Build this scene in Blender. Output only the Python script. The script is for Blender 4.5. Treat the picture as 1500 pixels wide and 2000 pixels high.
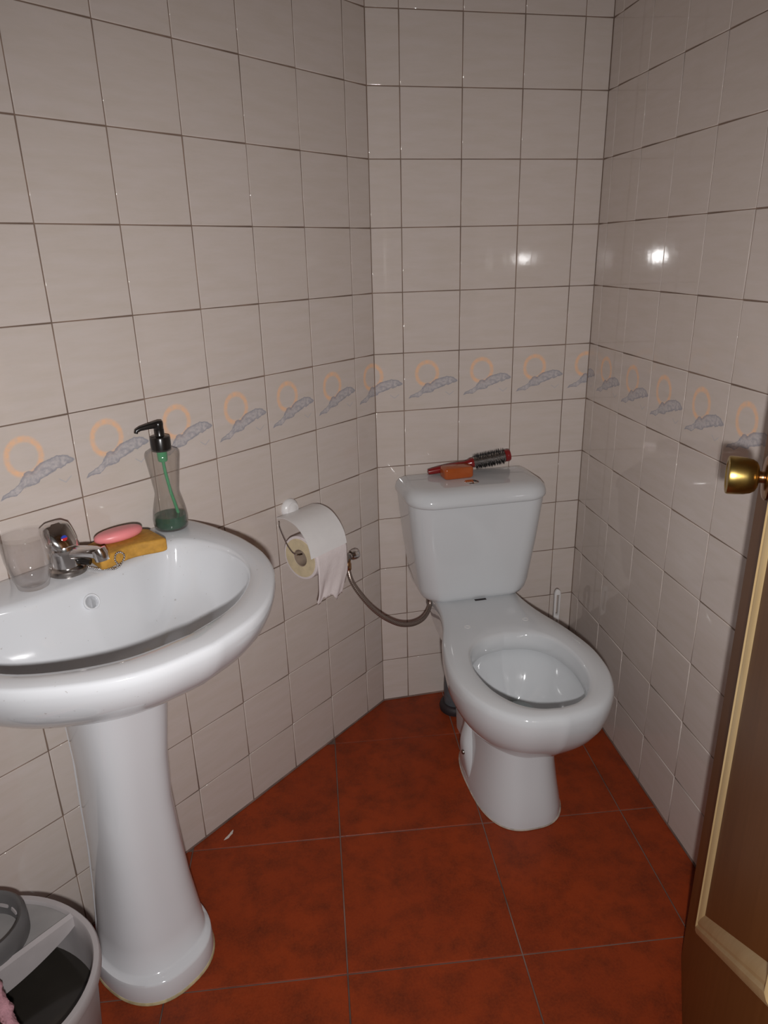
import bpy, bmesh, math, random
from mathutils import Vector, Matrix, Euler
random.seed(7)
PI = math.pi
for o in list(bpy.data.objects): bpy.data.objects.remove(o)
sc = bpy.context.scene
COL = sc.collection

# ------------------------------------------------------------------ camera
CAM = Vector((-0.3626, -1.8043, 1.2841))
CROT = Euler((1.2202, 0.0239, -0.2153), 'XYZ')
cd = bpy.data.cameras.new('camera'); cam = bpy.data.objects.new('camera', cd); COL.objects.link(cam)
cam.location = CAM; cam.rotation_euler = CROT
cd.sensor_fit = 'VERTICAL'; cd.sensor_height = 24.0; cd.lens = 24.0 * 1388.457 / 2000.0
cd.clip_start = 0.01; cd.clip_end = 50
sc.camera = cam

# ------------------------------------------------------------------ world, lights, exposure
w = bpy.data.worlds.new('world'); sc.world = w; w.use_nodes = True
w.node_tree.nodes['Background'].inputs[0].default_value = (1.0, 0.93, 0.86, 1)
w.node_tree.nodes['Background'].inputs[1].default_value = 0.06
MROT = CROT.to_matrix()
fl = bpy.data.lights.new('camera_flash_offscreen', 'SPOT'); fo = bpy.data.objects.new('camera_flash_offscreen', fl); COL.objects.link(fo)
fo.location = CAM + MROT @ Vector((0.019, -0.071, 0.03)); fo.rotation_euler = CROT
fl.energy = 54; fl.spot_size = math.radians(122); fl.spot_blend = 1.0; fl.shadow_soft_size = 0.016
fl.color = (1.0, 0.985, 0.985)
sc.view_settings.view_transform = 'Standard'; sc.view_settings.look = 'None'
sc.view_settings.gamma = 1.0; sc.view_settings.use_curve_mapping = False
sc.view_settings.exposure = 0.13

# ------------------------------------------------------------------ node helper
class S:
    """a socket of a node tree with arithmetic"""
    def __init__(s, nt, sock): s.nt, s.k = nt, sock
    def op(s, o, b=None, c=None):
        n = s.nt.nodes.new('ShaderNodeMath'); n.operation = o
        for i, v in enumerate((s, b, c)):
            if v is None: continue
            if isinstance(v, S): s.nt.links.new(v.k, n.inputs[i])
            else: n.inputs[i].default_value = v
        return S(s.nt, n.outputs[0])
    def __add__(s, b): return s.op('ADD', b)
    def __sub__(s, b): return s.op('SUBTRACT', b)
    def __mul__(s, b): return s.op('MULTIPLY', b)
    def __truediv__(s, b): return s.op('DIVIDE', b)
    def max(s, b): return s.op('MAXIMUM', b)
    def min(s, b): return s.op('MINIMUM', b)
    def abs(s): return s.op('ABSOLUTE')
    def sqrt(s): return s.op('SQRT')
    def step(s, a, b):
        n = s.nt.nodes.new('ShaderNodeMapRange'); n.interpolation_type = 'SMOOTHSTEP'
        s.nt.links.new(s.k, n.inputs[0]); n.inputs[1].default_value = a; n.inputs[2].default_value = b
        n.inputs[3].default_value = 0; n.inputs[4].default_value = 1
        return S(s.nt, n.outputs[0])
    def lin(s, a, b, c, d):
        n = s.nt.nodes.new('ShaderNodeMapRange'); s.nt.links.new(s.k, n.inputs[0])
        for i, v in enumerate((a, b, c, d)): n.inputs[i+1].default_value = v
        return S(s.nt, n.outputs[0])

def newmat(name):
    m = bpy.data.materials.new(name); m.use_nodes = True
    return m, m.node_tree, m.node_tree.nodes['Principled BSDF']
def texco(nt, which='Object'):
    n = nt.nodes.new('ShaderNodeTexCoord'); return n.outputs[which]
def noise(nt, vec, scale, detail=3, rough=0.5, stretch=None, off=None):
    if stretch or off is not None:
        mp = nt.nodes.new('ShaderNodeMapping'); nt.links.new(vec, mp.inputs[0])
        if stretch: mp.inputs['Scale'].default_value = stretch
        if off is not None: nt.links.new(off, mp.inputs['Location'])
        vec = mp.outputs[0]
    n = nt.nodes.new('ShaderNodeTexNoise'); nt.links.new(vec, n.inputs['Vector'])
    n.inputs['Scale'].default_value = scale; n.inputs['Detail'].default_value = detail; n.inputs['Roughness'].default_value = rough
    return S(nt, n.outputs['Fac'])
def mix(nt, fac, a, b):
    n = nt.nodes.new('ShaderNodeMix'); n.data_type = 'RGBA'
    for i, v in ((0, fac), (6, a), (7, b)):
        if isinstance(v, S): nt.links.new(v.k, n.inputs[i])
        elif hasattr(v, 'links'): nt.links.new(v, n.inputs[i])
        elif isinstance(v, (int, float)): n.inputs[i].default_value = v
        else: n.inputs[i].default_value = (*v, 1) if len(v) == 3 else v
    return n.outputs[2]
def bump(nt, bsdf, h, strength, dist):
    b = nt.nodes.new('ShaderNodeBump'); b.inputs['Strength'].default_value = strength; b.inputs['Distance'].default_value = dist
    nt.links.new(h.k, b.inputs['Height']); nt.links.new(b.outputs[0], bsdf.inputs['Normal'])
def objrand(nt):
    n = nt.nodes.new('ShaderNodeObjectInfo'); return n
def simple(name, col, rough=0.5, metal=0.0, var=0.0, vscale=20, bumpd=0.0, bscale=80, coat=0.0, **kw):
    m, nt, b = newmat(name)
    b.inputs['Roughness'].default_value = rough; b.inputs['Metallic'].default_value = metal
    b.inputs['Coat Weight'].default_value = coat
    v = texco(nt)
    if var:
        f = noise(nt, v, vscale).lin(.3, .7, 0, 1)
        nt.links.new(mix(nt, f, [c*(1-var) for c in col], [min(1, c*(1+var)) for c in col]), b.inputs['Base Color'])
    else: b.inputs['Base Color'].default_value = (*col, 1)
    if bumpd: bump(nt, b, noise(nt, v, bscale, 2), 0.6, bumpd)
    for k, x in kw.items(): b.inputs[k].default_value = x
    return m

# ------------------------------------------------------------------ materials
def wall_tile_material(name, printed):
    m, nt, b = newmat(name)
    v = texco(nt); oi = objrand(nt)
    rnd = S(nt, oi.outputs['Random'])
    cmb = nt.nodes.new('ShaderNodeCombineXYZ'); nt.links.new((rnd*37).k, cmb.inputs[0]); nt.links.new((rnd*91).k, cmb.inputs[2])
    streak = noise(nt, v, 26, 4, .6, (.35, 1, 2.2), cmb.outputs[0]).lin(.35, .68, 0, 1)
    fine = noise(nt, v, 190, 3, .6, (.35, 1, 1.6), cmb.outputs[0]).lin(.35, .65, 0, 1)
    base = mix(nt, streak, (.575, .502, .448), (.612, .540, .503))
    base = mix(nt, fine*.22, base, (.65, .545, .492))
    tone = rnd.lin(0, 1, 0, .12)
    base = mix(nt, tone, base, (.52, .45, .385))
    if printed:
        sp = nt.nodes.new('ShaderNodeSeparateXYZ')
        wn = nt.nodes.new('ShaderNodeTexNoise'); wn.inputs['Scale'].default_value = 34; wn.inputs['Detail'].default_value = 3
        nt.links.new(v, wn.inputs['Vector'])
        ws = nt.nodes.new('ShaderNodeSeparateColor'); nt.links.new(wn.outputs['Color'], ws.inputs[0])
        nt.links.new(v, sp.inputs[0])
        x0 = S(nt, sp.outputs[0])/.15; z0 = S(nt, sp.outputs[2])/.15
        x = x0 + (S(nt, ws.outputs[0])-.5)*.13; z = z0 + (S(nt, ws.outputs[1])-.5)*.15
        # the ring of the sun, painted with an uneven brush
        xs = x0 + (S(nt, ws.outputs[0])-.5)*.02; zs = z0 + (S(nt, ws.outputs[2])-.5)*.02
        dx = (xs-.42)/.94; dz = zs-.63
        r = (dx*dx+dz*dz).sqrt()
        ring = (r-.200).abs().step(.052, .012)
        ringf = ring*noise(nt, v, 120, 3).lin(.3, .7, .42, .95)
        base = mix(nt, ringf*.85, base, (.92, .52, .28))
        # the cloud: a few overlapping lobes
        def lobe(cx, cz, a, bb, rot):
            c, s_ = math.cos(math.radians(rot)), math.sin(math.radians(rot))
            ux = (x-cx)*c + (z-cz)*s_; uz = (z-cz)*c - (x-cx)*s_
            return (ux/a*(ux/a) + uz/bb*(uz/bb)).sqrt()
        d = lobe(.30, .305, .22, .036, 20).min(lobe(.46, .385, .16, .085, 30)).min(lobe(.62, .45, .17, .092, 14)).min(lobe(.79, .485, .185, .066, 4))
        cloud = d.step(1.06, .92)
        edge = d.step(.62, .98)
        inner = noise(nt, v, 130, 4, .6).lin(.38, .62, 0, 1)
        cc = mix(nt, inner, (.36, .345, .37), (.53, .49, .49))
        cc = mix(nt, edge*.75, cc, (.22, .23, .275))
        base = mix(nt, cloud*.88, base, cc)
        # the little bird mark
        bx = (x0-.83).abs()
        bird = ((z0 - .235) - bx*.75).abs().step(.014, .004) * bx.step(.085, .07)
        base = mix(nt, bird*.5, base, (.40, .41, .46))
    nt.links.new(base, b.inputs['Base Color'])
    b.inputs['Roughness'].default_value = .11
    nt.links.new(fine.lin(0, 1, .038, .065).k, b.inputs['Roughness'])
    b.inputs['IOR'].default_value = 1.5
    wav = noise(nt, v, 22, 2, .5, (1.6, 1, .7), cmb.outputs[0])
    bump(nt, b, wav, .25, .00035)
    return m
M = {}
M['tile'] = wall_tile_material('glazed_tile', False)
M['tile_print'] = wall_tile_material('glazed_tile_printed', True)
M['grout'] = simple('brown_grout', (.20, .135, .10), .8, var=.35, vscale=14, bumpd=.0006)
def floor_material():
    m, nt, b = newmat('terracotta_tile')
    g = nt.nodes.new('ShaderNodeNewGeometry'); v = g.outputs['Position']
    big = noise(nt, v, 4.5, 5, .62).lin(.36, .66, 0, 1)
    mid = noise(nt, v, 16, 5, .65).lin(.42, .72, 0, 1)
    fine = noise(nt, v, 230, 4, .7).lin(.36, .64, 0, 1)
    c = mix(nt, big, (.300, .041, .008), (.225, .030, .007))
    c = mix(nt, mid*.85, c, (.105, .019, .007))
    c = mix(nt, fine*.3, c, (.37, .062, .012)); b.inputs['Specular IOR Level'].default_value = .25
    nt.links.new(c, b.inputs['Base Color'])
    nt.links.new(fine.lin(0, 1, .38, .55).k, b.inputs['Roughness'])
    bump(nt, b, noise(nt, v, 150, 3), .4, .0006)
    return m
M['floor_tile'] = floor_material()
M['floor_grout'] = simple('floor_grout', (.17, .105, .085), .85, var=.5, vscale=9, bumpd=.0006)
M['plaster'] = simple('white_plaster', (.66, .61, .56), .85, var=.03, vscale=3, bumpd=.0006, bscale=120)
M['ceramic'] = simple('white_ceramic', (.71, .72, .745), .09, var=.012, vscale=6, coat=.3)
M['ceramic_grey'] = simple('white_toilet_ceramic', (.615, .63, .645), .08, var=.012, vscale=6, coat=.3)
def dirty_ceramic():
    m, nt, b = newmat('basin_ceramic')
    v = texco(nt)
    sp = noise(nt, v, 170, 2, .4).step(.735, .77)
    base = mix(nt, sp*.5, (.64, .65, .672), (.33, .29, .27))
    nt.links.new(base, b.inputs['Base Color']); b.inputs['Roughness'].default_value = .1
    b.inputs['Coat Weight'].default_value = .3
    return m
M['basin'] = dirty_ceramic()
M['grey_caulk'] = simple('grey_sealant', (.42, .36, .30), .7, var=.4, vscale=40)
M['caulk'] = simple('yellowed_caulk', (.55, .47, .27), .6, var=.3, vscale=40)
M['chrome'] = simple('chrome', (.74, .72, .71), .13, 1.0)
M['dull_chrome'] = simple('dull_chrome', (.36, .33, .31), .28, 1.0, var=.3, vscale=60)
M['black_plastic'] = simple('black_plastic', (.012, .010, .009), .25)
M['red'] = simple('red_mark', (.55, .03, .03), .3)
M['blue'] = simple('blue_mark', (.03, .06, .42), .3)
M['pink_soap'] = simple('pink_soap', (.80, .26, .27), .38, var=.06, vscale=30, **{'Subsurface Weight': .15, 'Subsurface Radius': (.01, .004, .004), 'Subsurface Scale': .3})
M['sponge'] = simple('ochre_sponge', (.47, .24, .035), .75, var=.16, vscale=90, bumpd=.0012, bscale=260)
M['orange_soap'] = simple('orange_soap', (.44, .10, .022), .2, var=.08, vscale=30, **{'Transmission Weight': .15, 'Subsurface Weight': .3, 'Subsurface Radius': (.02, .006, .002), 'Subsurface Scale': .4})
def clear(name, col, rough=.03, spec=1.0, milky=0.0):
    """thin clear wall: straight-through transmission plus a fresnel gloss"""
    m, nt, b = newmat(name)
    out = nt.nodes['Material Output']
    tr = nt.nodes.new('ShaderNodeBsdfTransparent'); tr.inputs[0].default_value = (*col, 1)
    gs = nt.nodes.new('ShaderNodeBsdfGlossy'); gs.inputs['Roughness'].default_value = rough
    df = nt.nodes.new('ShaderNodeBsdfDiffuse'); df.inputs[0].default_value = (.75, .72, .68, 1)
    lw = nt.nodes.new('ShaderNodeLayerWeight'); lw.inputs[0].default_value = .5
    v = texco(nt); bp = nt.nodes.new('ShaderNodeBump'); bp.inputs['Strength'].default_value = .12; bp.inputs['Distance'].default_value = .0006
    nt.links.new(noise(nt, v, 35, 2).k, bp.inputs['Height']); nt.links.new(bp.outputs[0], gs.inputs['Normal'])
    m1 = nt.nodes.new('ShaderNodeMixShader'); m1.inputs[0].default_value = milky
    nt.links.new(tr.outputs[0], m1.inputs[1]); nt.links.new(df.outputs[0], m1.inputs[2])
    m2 = nt.nodes.new('ShaderNodeMixShader'); nt.links.new((S(nt, lw.outputs['Facing']).op('POWER', 3.0)*(.8*spec)+.045*spec).k, m2.inputs[0])
    nt.links.new(m1.outputs[0], m2.inputs[1]); nt.links.new(gs.outputs[0], m2.inputs[2])
    nt.links.new(m2.outputs[0], out.inputs[0])
    return m
M['glass'] = clear('clear_glass', (.98, .975, .975), .04, 1.0)
M['bottle_plastic'] = clear('clear_bottle_plastic', (.955, .945, .935), .08, .8, .03)
def soap_liquid():
    m, nt, b = newmat('green_soap_liquid')
    b.inputs['Base Color'].default_value = (.035, .30, .15, 1)
    b.inputs['Transmission Weight'].default_value = .2; b.inputs['Roughness'].default_value = .08; b.inputs['IOR'].default_value = 1.34
    v = texco(nt); f = noise(nt, v, 40, 2)
    nt.links.new(mix(nt, f, (.003, .065, .033), (.008, .11, .055)), b.inputs['Base Color'])
    return m
M['green_liquid'] = soap_liquid()
M['green_plastic'] = simple('green_translucent_plastic', (.06, .34, .15), .3, var=.1, vscale=60)
M['paper'] = simple('toilet_paper', (.74, .665, .655), .9, var=.03, vscale=60, bumpd=.0008, bscale=240)
M['white_plastic'] = simple('white_plastic', (.76, .74, .73), .3, var=.02, vscale=40)
M['roll_core_side'] = simple('yellowed_roll_side', (.66, .55, .36), .9, var=.10, vscale=55, bumpd=.0008, bscale=300)
M['card'] = simple('cardboard_core', (.32, .24, .18), .85, var=.1, vscale=60)
M['hose'] = None
def hose_material():
    m, nt, b = newmat('braided_hose')
    v = texco(nt, 'UV')
    wv = nt.nodes.new('ShaderNodeTexChecker'); wv.inputs['Scale'].default_value = 1
    mp = nt.nodes.new('ShaderNodeMapping'); nt.links.new(v, mp.inputs[0]); mp.inputs['Scale'].default_value = (160, 14, 1)
    nt.links.new(mp.outputs[0], wv.inputs['Vector'])
    wv.inputs['Color1'].default_value = (.40, .33, .29, 1); wv.inputs['Color2'].default_value = (.16, .12, .10, 1)
    nt.links.new(wv.outputs['Color'], b.inputs['Base Color'])
    b.inputs['Metallic'].default_value = .75; b.inputs['Roughness'].default_value = .3
    return m
M['hose'] = hose_material()
M['pipe_grey'] = simple('grey_pvc_pipe', (.085, .095, .105), .45, var=.2, vscale=30)
M['rubber'] = simple('dark_rubber_collar', (.022, .014, .016), .6, var=.3, vscale=30)
M['brass'] = simple('aged_brass', (.50, .36, .11), .3, 1.0, var=.12, vscale=25)
M['copper'] = simple('brass_neck', (.46, .26, .13), .25, 1.0)
def wood(name, c1, c2, rough=.42):
    m, nt, b = newmat(name); v = texco(nt)
    f = noise(nt, v, 14, 5, .6, (5, 5, .35)).lin(.32, .68, 0, 1)
    g = noise(nt, v, 5, 3).lin(.3, .7, 0, 1)
    c = mix(nt, f, c1, c2); c = mix(nt, g*.25, c, [x*.65 for x in c1])
    nt.links.new(c, b.inputs['Base Color']); b.inputs['Roughness'].default_value = rough; b.inputs['Specular IOR Level'].default_value = .3
    bump(nt, b, f, .15, .0004)
    return m
M['door'] = wood('varnished_brown_door', (.172, .064, .011), (.212, .082, .018))
M['moulding'] = wood('pale_gold_moulding', (.60, .42, .20), (.70, .52, .27), .35)
M['frame'] = wood('door_frame_wood', (.16, .085, .035), (.21, .12, .05))
M['bucket'] = simple('grey_bucket_plastic', (.42, .385, .385), .5, var=.05, vscale=25)
M['wringer'] = simple('grey_wringer_plastic', (.30, .285, .28), .5, var=.08, vscale=25)
M['wringer_dark'] = simple('dark_grey_basket', (.12, .115, .115), .5, var=.1, vscale=25)
M['bucket_water'] = simple('murky_water', (.028, .024, .020), .15, var=.2, vscale=10)
M['pink_cloth'] = simple('pink_cloth', (.62, .32, .37), .9, var=.12, vscale=60, bumpd=.002, bscale=200)
M['tan_wood'] = simple('tan_handle', (.50, .25, .11), .5, var=.1, vscale=30)
M['brush_red'] = simple('dark_red_plastic', (.20, .012, .012), .2, var=.1, vscale=40)
M['brush_metal'] = simple('brush_barrel_metal', (.45, .43, .41), .25, 1.0)
M['bristle'] = simple('black_bristle', (.012, .010, .010), .5)
M['bead'] = simple('bead_chain_metal', (.55, .53, .52), .22, 1.0)
M['dirt'] = simple('paper_scrap', (.62, .55, .5), .9, var=.05)
M['water'] = clear('toilet_water', (.93, .96, .95), .02, 1.0)

# ------------------------------------------------------------------ mesh helpers
class MB:
    def __init__(s): s.v, s.f, s.uv = [], [], {}
    def add(s, vs, fs):
        o = len(s.v); s.v += [tuple(p) for p in vs]; s.f += [tuple(i+o for i in f) for f in fs]; return o
    def box(s, a, b, ch=0.0):
        x0, y0, z0 = a; x1, y1, z1 = b
        vs = [(x, y, z) for x in (x0, x1) for y in (y0, y1) for z in (z0, z1)]
        s.add(vs, [(0,1,3,2), (4,6,7,5), (0,4,5,1), (2,3,7,6), (0,2,6,4), (1,5,7,3)])
        return s
    def loft(s, loops, close_start=True, close_end=True):
        n = len(loops[0]); o = len(s.v)
        for l in loops: s.v += [tuple(p) for p in l]
        for k in range(len(loops)-1):
            a, b = o+k*n, o+(k+1)*n
            for i in range(n): j = (i+1) % n; s.f.append((a+i, a+j, b+j, b+i))
        if close_start: s.f.append(tuple(o+i for i in reversed(range(n))))
        if close_end: s.f.append(tuple(o+(len(loops)-1)*n+i for i in range(n)))
        return s
    def lathe(s, prof, n=40, axis=None, closed=False):
        """prof: (r, z) pairs; axis: Matrix placing it"""
        loops = [[Vector((max(r, 1e-5)*math.cos(2*PI*i/n), max(r, 1e-5)*math.sin(2*PI*i/n), z)) for i in range(n)] for r, z in prof]
        if axis is not None: loops = [[axis @ p for p in l] for l in loops]
        if closed: loops.append(loops[0])
        return s.loft(loops, not closed, not closed)
    def tube(s, path, rad, n=12, caps=True):
        path = [Vector(p) for p in path]; up = None; loops = []
        for k, p in enumerate(path):
            t = (path[min(k+1, len(path)-1)] - path[max(k-1, 0)]).normalized()
            if up is None: up = t.orthogonal().normalized()
            up = (up - t*up.dot(t)).normalized(); sd = t.cross(up)
            r = rad[k] if isinstance(rad, (list, tuple)) else rad
            loops.append([p + (up*math.cos(2*PI*i/n) + sd*math.sin(2*PI*i/n))*r for i in range(n)])
        return s.loft(loops, caps, caps)
    def sphere(s, c, r, n=8, m=6):
        c = Vector(c)
        return s.loft([[c + Vector((r*math.sin(PI*(k+.02)/(m+.04))*math.cos(2*PI*i/n), r*math.sin(PI*(k+.02)/(m+.04))*math.sin(2*PI*i/n), -r*math.cos(PI*k/m))) for i in range(n)] for k in range(m+1)])
    def mesh(s, name, smooth=True, auto=None):
        me = bpy.data.meshes.new(name); me.from_pydata(s.v, [], s.f)
        bm = bmesh.new(); bm.from_mesh(me); bmesh.ops.recalc_face_normals(bm, faces=bm.faces); bm.to_mesh(me); bm.free()
        if smooth: me.polygons.foreach_set('use_smooth', [True]*len(me.polygons))
        if auto is not None: me.set_sharp_from_angle(angle=math.radians(auto))
        me.update(); return me
    def build(s, name, mat, parent=None, smooth=True, auto=40, loc=None, rot=None, bevel=None, subsurf=0):
        me = s.mesh(name, smooth, auto if smooth else None)
        return link(name, me, mat, parent, loc, rot, bevel, subsurf)
def link(name, me, mat, parent=None, loc=None, rot=None, bevel=None, subsurf=0):
    if mat is not None and not me.materials: me.materials.append(M[mat] if isinstance(mat, str) else mat)
    o = bpy.data.objects.new(name, me); COL.objects.link(o)
    if parent: o.parent = parent
    if loc is not None: o.location = loc
    if rot is not None: o.rotation_euler = rot
    if bevel:
        b = o.modifiers.new('bevel', 'BEVEL'); b.width = bevel; b.segments = 3; b.limit_method = 'ANGLE'; b.angle_limit = math.radians(35)
        b.harden_normals = False
    if subsurf:
        b = o.modifiers.new('sub', 'SUBSURF'); b.levels = subsurf; b.render_levels = subsurf
    return o
def carve(o, cutter):
    """cut the closed shape of a MB out of o (same local space)"""
    c = cutter.build('cutter', None, o.parent, smooth=False)
    m = o.modifiers.new('cut', 'BOOLEAN'); m.operation = 'DIFFERENCE'; m.object = c; m.solver = 'EXACT'
    bpy.context.view_layer.update()
    me = bpy.data.meshes.new_from_object(o.evaluated_get(bpy.context.evaluated_depsgraph_get()))
    me.set_sharp_from_angle(angle=math.radians(62)); o.modifiers.clear(); o.data = me; bpy.data.objects.remove(c)
def thing(name, loc, rz=0.0, label=None, cat=None, group=None, kind=None):
    o = bpy.data.objects.new(name, None); COL.objects.link(o); o.location = loc; o.rotation_euler = (0, 0, rz); o.empty_display_size = .05
    return tag(o, label, cat, group, kind)
def tag(o, label=None, cat=None, group=None, kind=None):
    for k, v in (('label', label), ('category', cat), ('group', group), ('kind', kind)):
        if v: o[k] = v
    return o
def catmull(pts, n, closed=False):
    """resample a smooth curve through pts at n even arc lengths"""
    P = [Vector(p) for p in pts]; out = []
    m = len(P); seg = m if closed else m-1
    for k in range(seg):
        if closed: a, b, c, d = P[(k-1) % m], P[k], P[(k+1) % m], P[(k+2) % m]
        else:
            b, c = P[k], P[k+1]; a = P[k-1] if k else b*2-c; d = P[k+2] if k+2 < m else c*2-b
        for i in range(24):
            t = i/24
            out.append(.5*((2*b)+(c-a)*t+(2*a-5*b+4*c-d)*t*t+(3*b-a-3*c+d)*t**3))
    out.append(P[0].copy() if closed else P[-1].copy())
    L = [0]
    for i in range(1, len(out)): L.append(L[-1]+(out[i]-out[i-1]).length)
    res = []; j = 0; N = n if closed else n-1
    for i in range(n):
        t = L[-1]*i/N
        while j < len(L)-2 and L[j+1] < t: j += 1
        f = (t-L[j])/max(1e-9, L[j+1]-L[j]); res.append(out[j].lerp(out[j+1], f))
    return res
def sym_outline(half, n):
    """half: (halfwidth, y) from back centre to front centre; a closed symmetric loop of n points (n even)"""
    h = catmull([(a, b, 0) for a, b in half], n//2+1)
    return h + [Vector((-p.x, p.y, 0)) for p in reversed(h[1:-1])]
def rrect(x0, x1, y0, y1, r, n=6):
    """rounded rectangle, ccw; r = one radius or four (x1y0, x1y1, x0y1, x0y0)"""
    if not isinstance(r, (tuple, list)): r = (r,)*4
    out = []
    for (cx, cy, rr, a0) in ((x1-r[0], y0+r[0], r[0], -90), (x1-r[1], y1-r[1], r[1], 0), (x0+r[2], y1-r[2], r[2], 90), (x0+r[3], y0+r[3], r[3], 180)):
        for i in range(n+1):
            a = math.radians(a0+90*i/n); out.append(Vector((cx+rr*math.cos(a), cy+rr*math.sin(a), 0)))
    return out
def atz(loop, z): return [Vector((p.x, p.y, z)) for p in loop]
def clip(poly, p, n):
    """keep the part of a 2-D polygon where (x-p).n >= 0"""
    out = []
    for i in range(len(poly)):
        a, b = poly[i], poly[(i+1) % len(poly)]
        da, db = (a-p).dot(n), (b-p).dot(n)
        if da >= 0: out.append(a)
        if (da > 0 > db) or (da < 0 < db): out.append(a.lerp(b, da/(da-db)))
    return out

# ------------------------------------------------------------------ room geometry
LA = 3.8288                                     # left wall direction, from the corner towards the viewer
Ld = Vector((math.cos(LA), math.sin(LA), 0)); Ln = Vector((-Ld.y, Ld.x, 0))
RA = -1.6545
Rd = Vector((math.cos(RA), math.sin(RA), 0)); Rn = Vector((Rd.y, -Rd.x, 0))
W = 0.5982
H = 2.36
LLEN, RLEN = 2.10, 1.585
def LW(u, v, z): return Ld*u + Ln*v + Vector((0, 0, z))
T = .15; Z0 = -.0113
rows = [0.0] + [Z0+T*k for k in range(1, 16)] + [H]
GAP = .0009                                     # half a joint
_tile_cache = {}
def tile_mesh(x0, x1, z0, z1, mat):
    key = (round(x0, 4), round(x1, 4), round(z0, 4), round(z1, 4), mat)
    if key in _tile_cache: return _tile_cache[key]
    c, d = .0017, .005
    mb = MB()
    def ring(i, y): return [(x0+i, y, z0+i), (x1-i, y, z0+i), (x1-i, y, z1-i), (x0+i, y, z1-i)]
    prof = [(0, d, 90), (0, .0011, 88), (c*.12, .00055, 60), (c*.42, .00018, 28), (c, 0, 0)]
    mb.loft([ring(i, y) for i, y, a in prof])
    me = mb.mesh('tile', True)
    s2 = .7071; dirs = [(-s2, -s2), (s2, -s2), (s2, s2), (-s2, s2)]
    nor = []
    for i, y, a in prof:
        a = math.radians(a)
        for dx, dz in dirs: nor.append((dx*math.sin(a), -math.cos(a), dz*math.sin(a)))
    me.normals_split_custom_set_from_vertices(nor)
    me.materials.append(M[mat]); _tile_cache[key] = me
    return me
def tile_wall(wall, cols):
    """cols: (x0, x1, origin) in the wall's own x, origin = left edge of the whole tile"""
    for ri in range(len(rows)-1):
        z0, z1 = rows[ri], rows[ri+1]
        zo = Z0 + T*ri
        mat = 'tile_print' if ri == 6 else 'tile'
        for x0, x1, xo in cols:
            me = tile_mesh(x0-xo+GAP, x1-xo-GAP, z0-zo+GAP, z1-zo-GAP, mat)
            o = bpy.data.objects.new('tile', me); COL.objects.link(o); o.parent = wall
            o.location = (xo, random.uniform(-.0003, .0001), zo)
            o.rotation_euler = (random.gauss(0, .0016), 0, random.gauss(0, .0016))
def wall_slab(name, x0, x1, z0, z1, loc, rz, label, mat='grout', y0=.0012, y1=.09):
    o = MB().box((x0, y0, z0), (x1, y1, z1)).build(name, mat, smooth=False, loc=loc, rot=(0, 0, rz))
    return tag(o, label, 'wall', kind='structure')
# left wall: viewer's right runs towards the corner
wl = wall_slab('wall_left', -LLEN, .05, 0, H, (0, 0, 0), LA+PI, 'left wall of square cream tiles behind the washbasin')
ed = [0, .0755] + [.0755+T*k for k in range(1, 14)]; ed.append(LLEN)
tile_wall(wl, [(-b, -a, (-.0755+0 if a == 0 else -a-T)) for a, b in zip(ed[:-1], ed[1:])])
wb = wall_slab('wall_back', -.03, W+.09, 0, H, (0, 0, 0), 0, 'back wall of square cream tiles behind the toilet tank')
ed = [0, .0772, .2272, .3772, .5272, W]
tile_wall(wb, [(a, b, (.0772-T if a == 0 else a)) for a, b in zip(ed[:-1], ed[1:])])
wr = wall_slab('wall_right', -.05, RLEN, 0, H, (W, 0, 0), RA, 'right wall of square cream tiles beside the open door')
ed = [0, .0511] + [.0511+T*k for k in range(1, 12)]; ed = [e for e in ed if e < RLEN] + [RLEN]
tile_wall(wr, [(a, b, (.0511-T if a == 0 else a)) for a, b in zip(ed[:-1], ed[1:])])
# the rest of the room behind the viewer
YF = -1.58                                      # the front wall with the doorway the viewer stands in
PA = Vector((0, 0, 0)); PB = Vector((W, 0, 0)); PC = PB + Rd*(YF/Rd.y); PE = Ld*LLEN; PD = Vector((PE.x, YF, 0))
wall_slab('wall_front_right', -.10, PC.x-.040, 0, H, PC, PI, 'plaster wall beside the doorway hinge', 'plaster', 0, .10)
wall_slab('wall_front_left', PC.x+.796, PC.x-PD.x+.1, 0, H, PC, PI, 'plaster wall left of the doorway', 'plaster', 0, .10)
wall_slab('wall_front_lintel', PC.x-.040, PC.x+.796, 2.096, H, PC, PI, 'plaster wall above the doorway', 'plaster', 0, .10)
wall_slab('wall_side', 0, abs(PE.y-PD.y)+.02, 0, H, PD, PI/2, 'plain plaster side wall left of the doorway', 'plaster', 0)
mb = MB().box((PD.x-.1, PC.y-.1, H), (W+.15, .15, H+.08)); tag(mb.build('ceiling', 'plaster', smooth=False), 'white plaster ceiling', 'ceiling', kind='structure')

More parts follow.
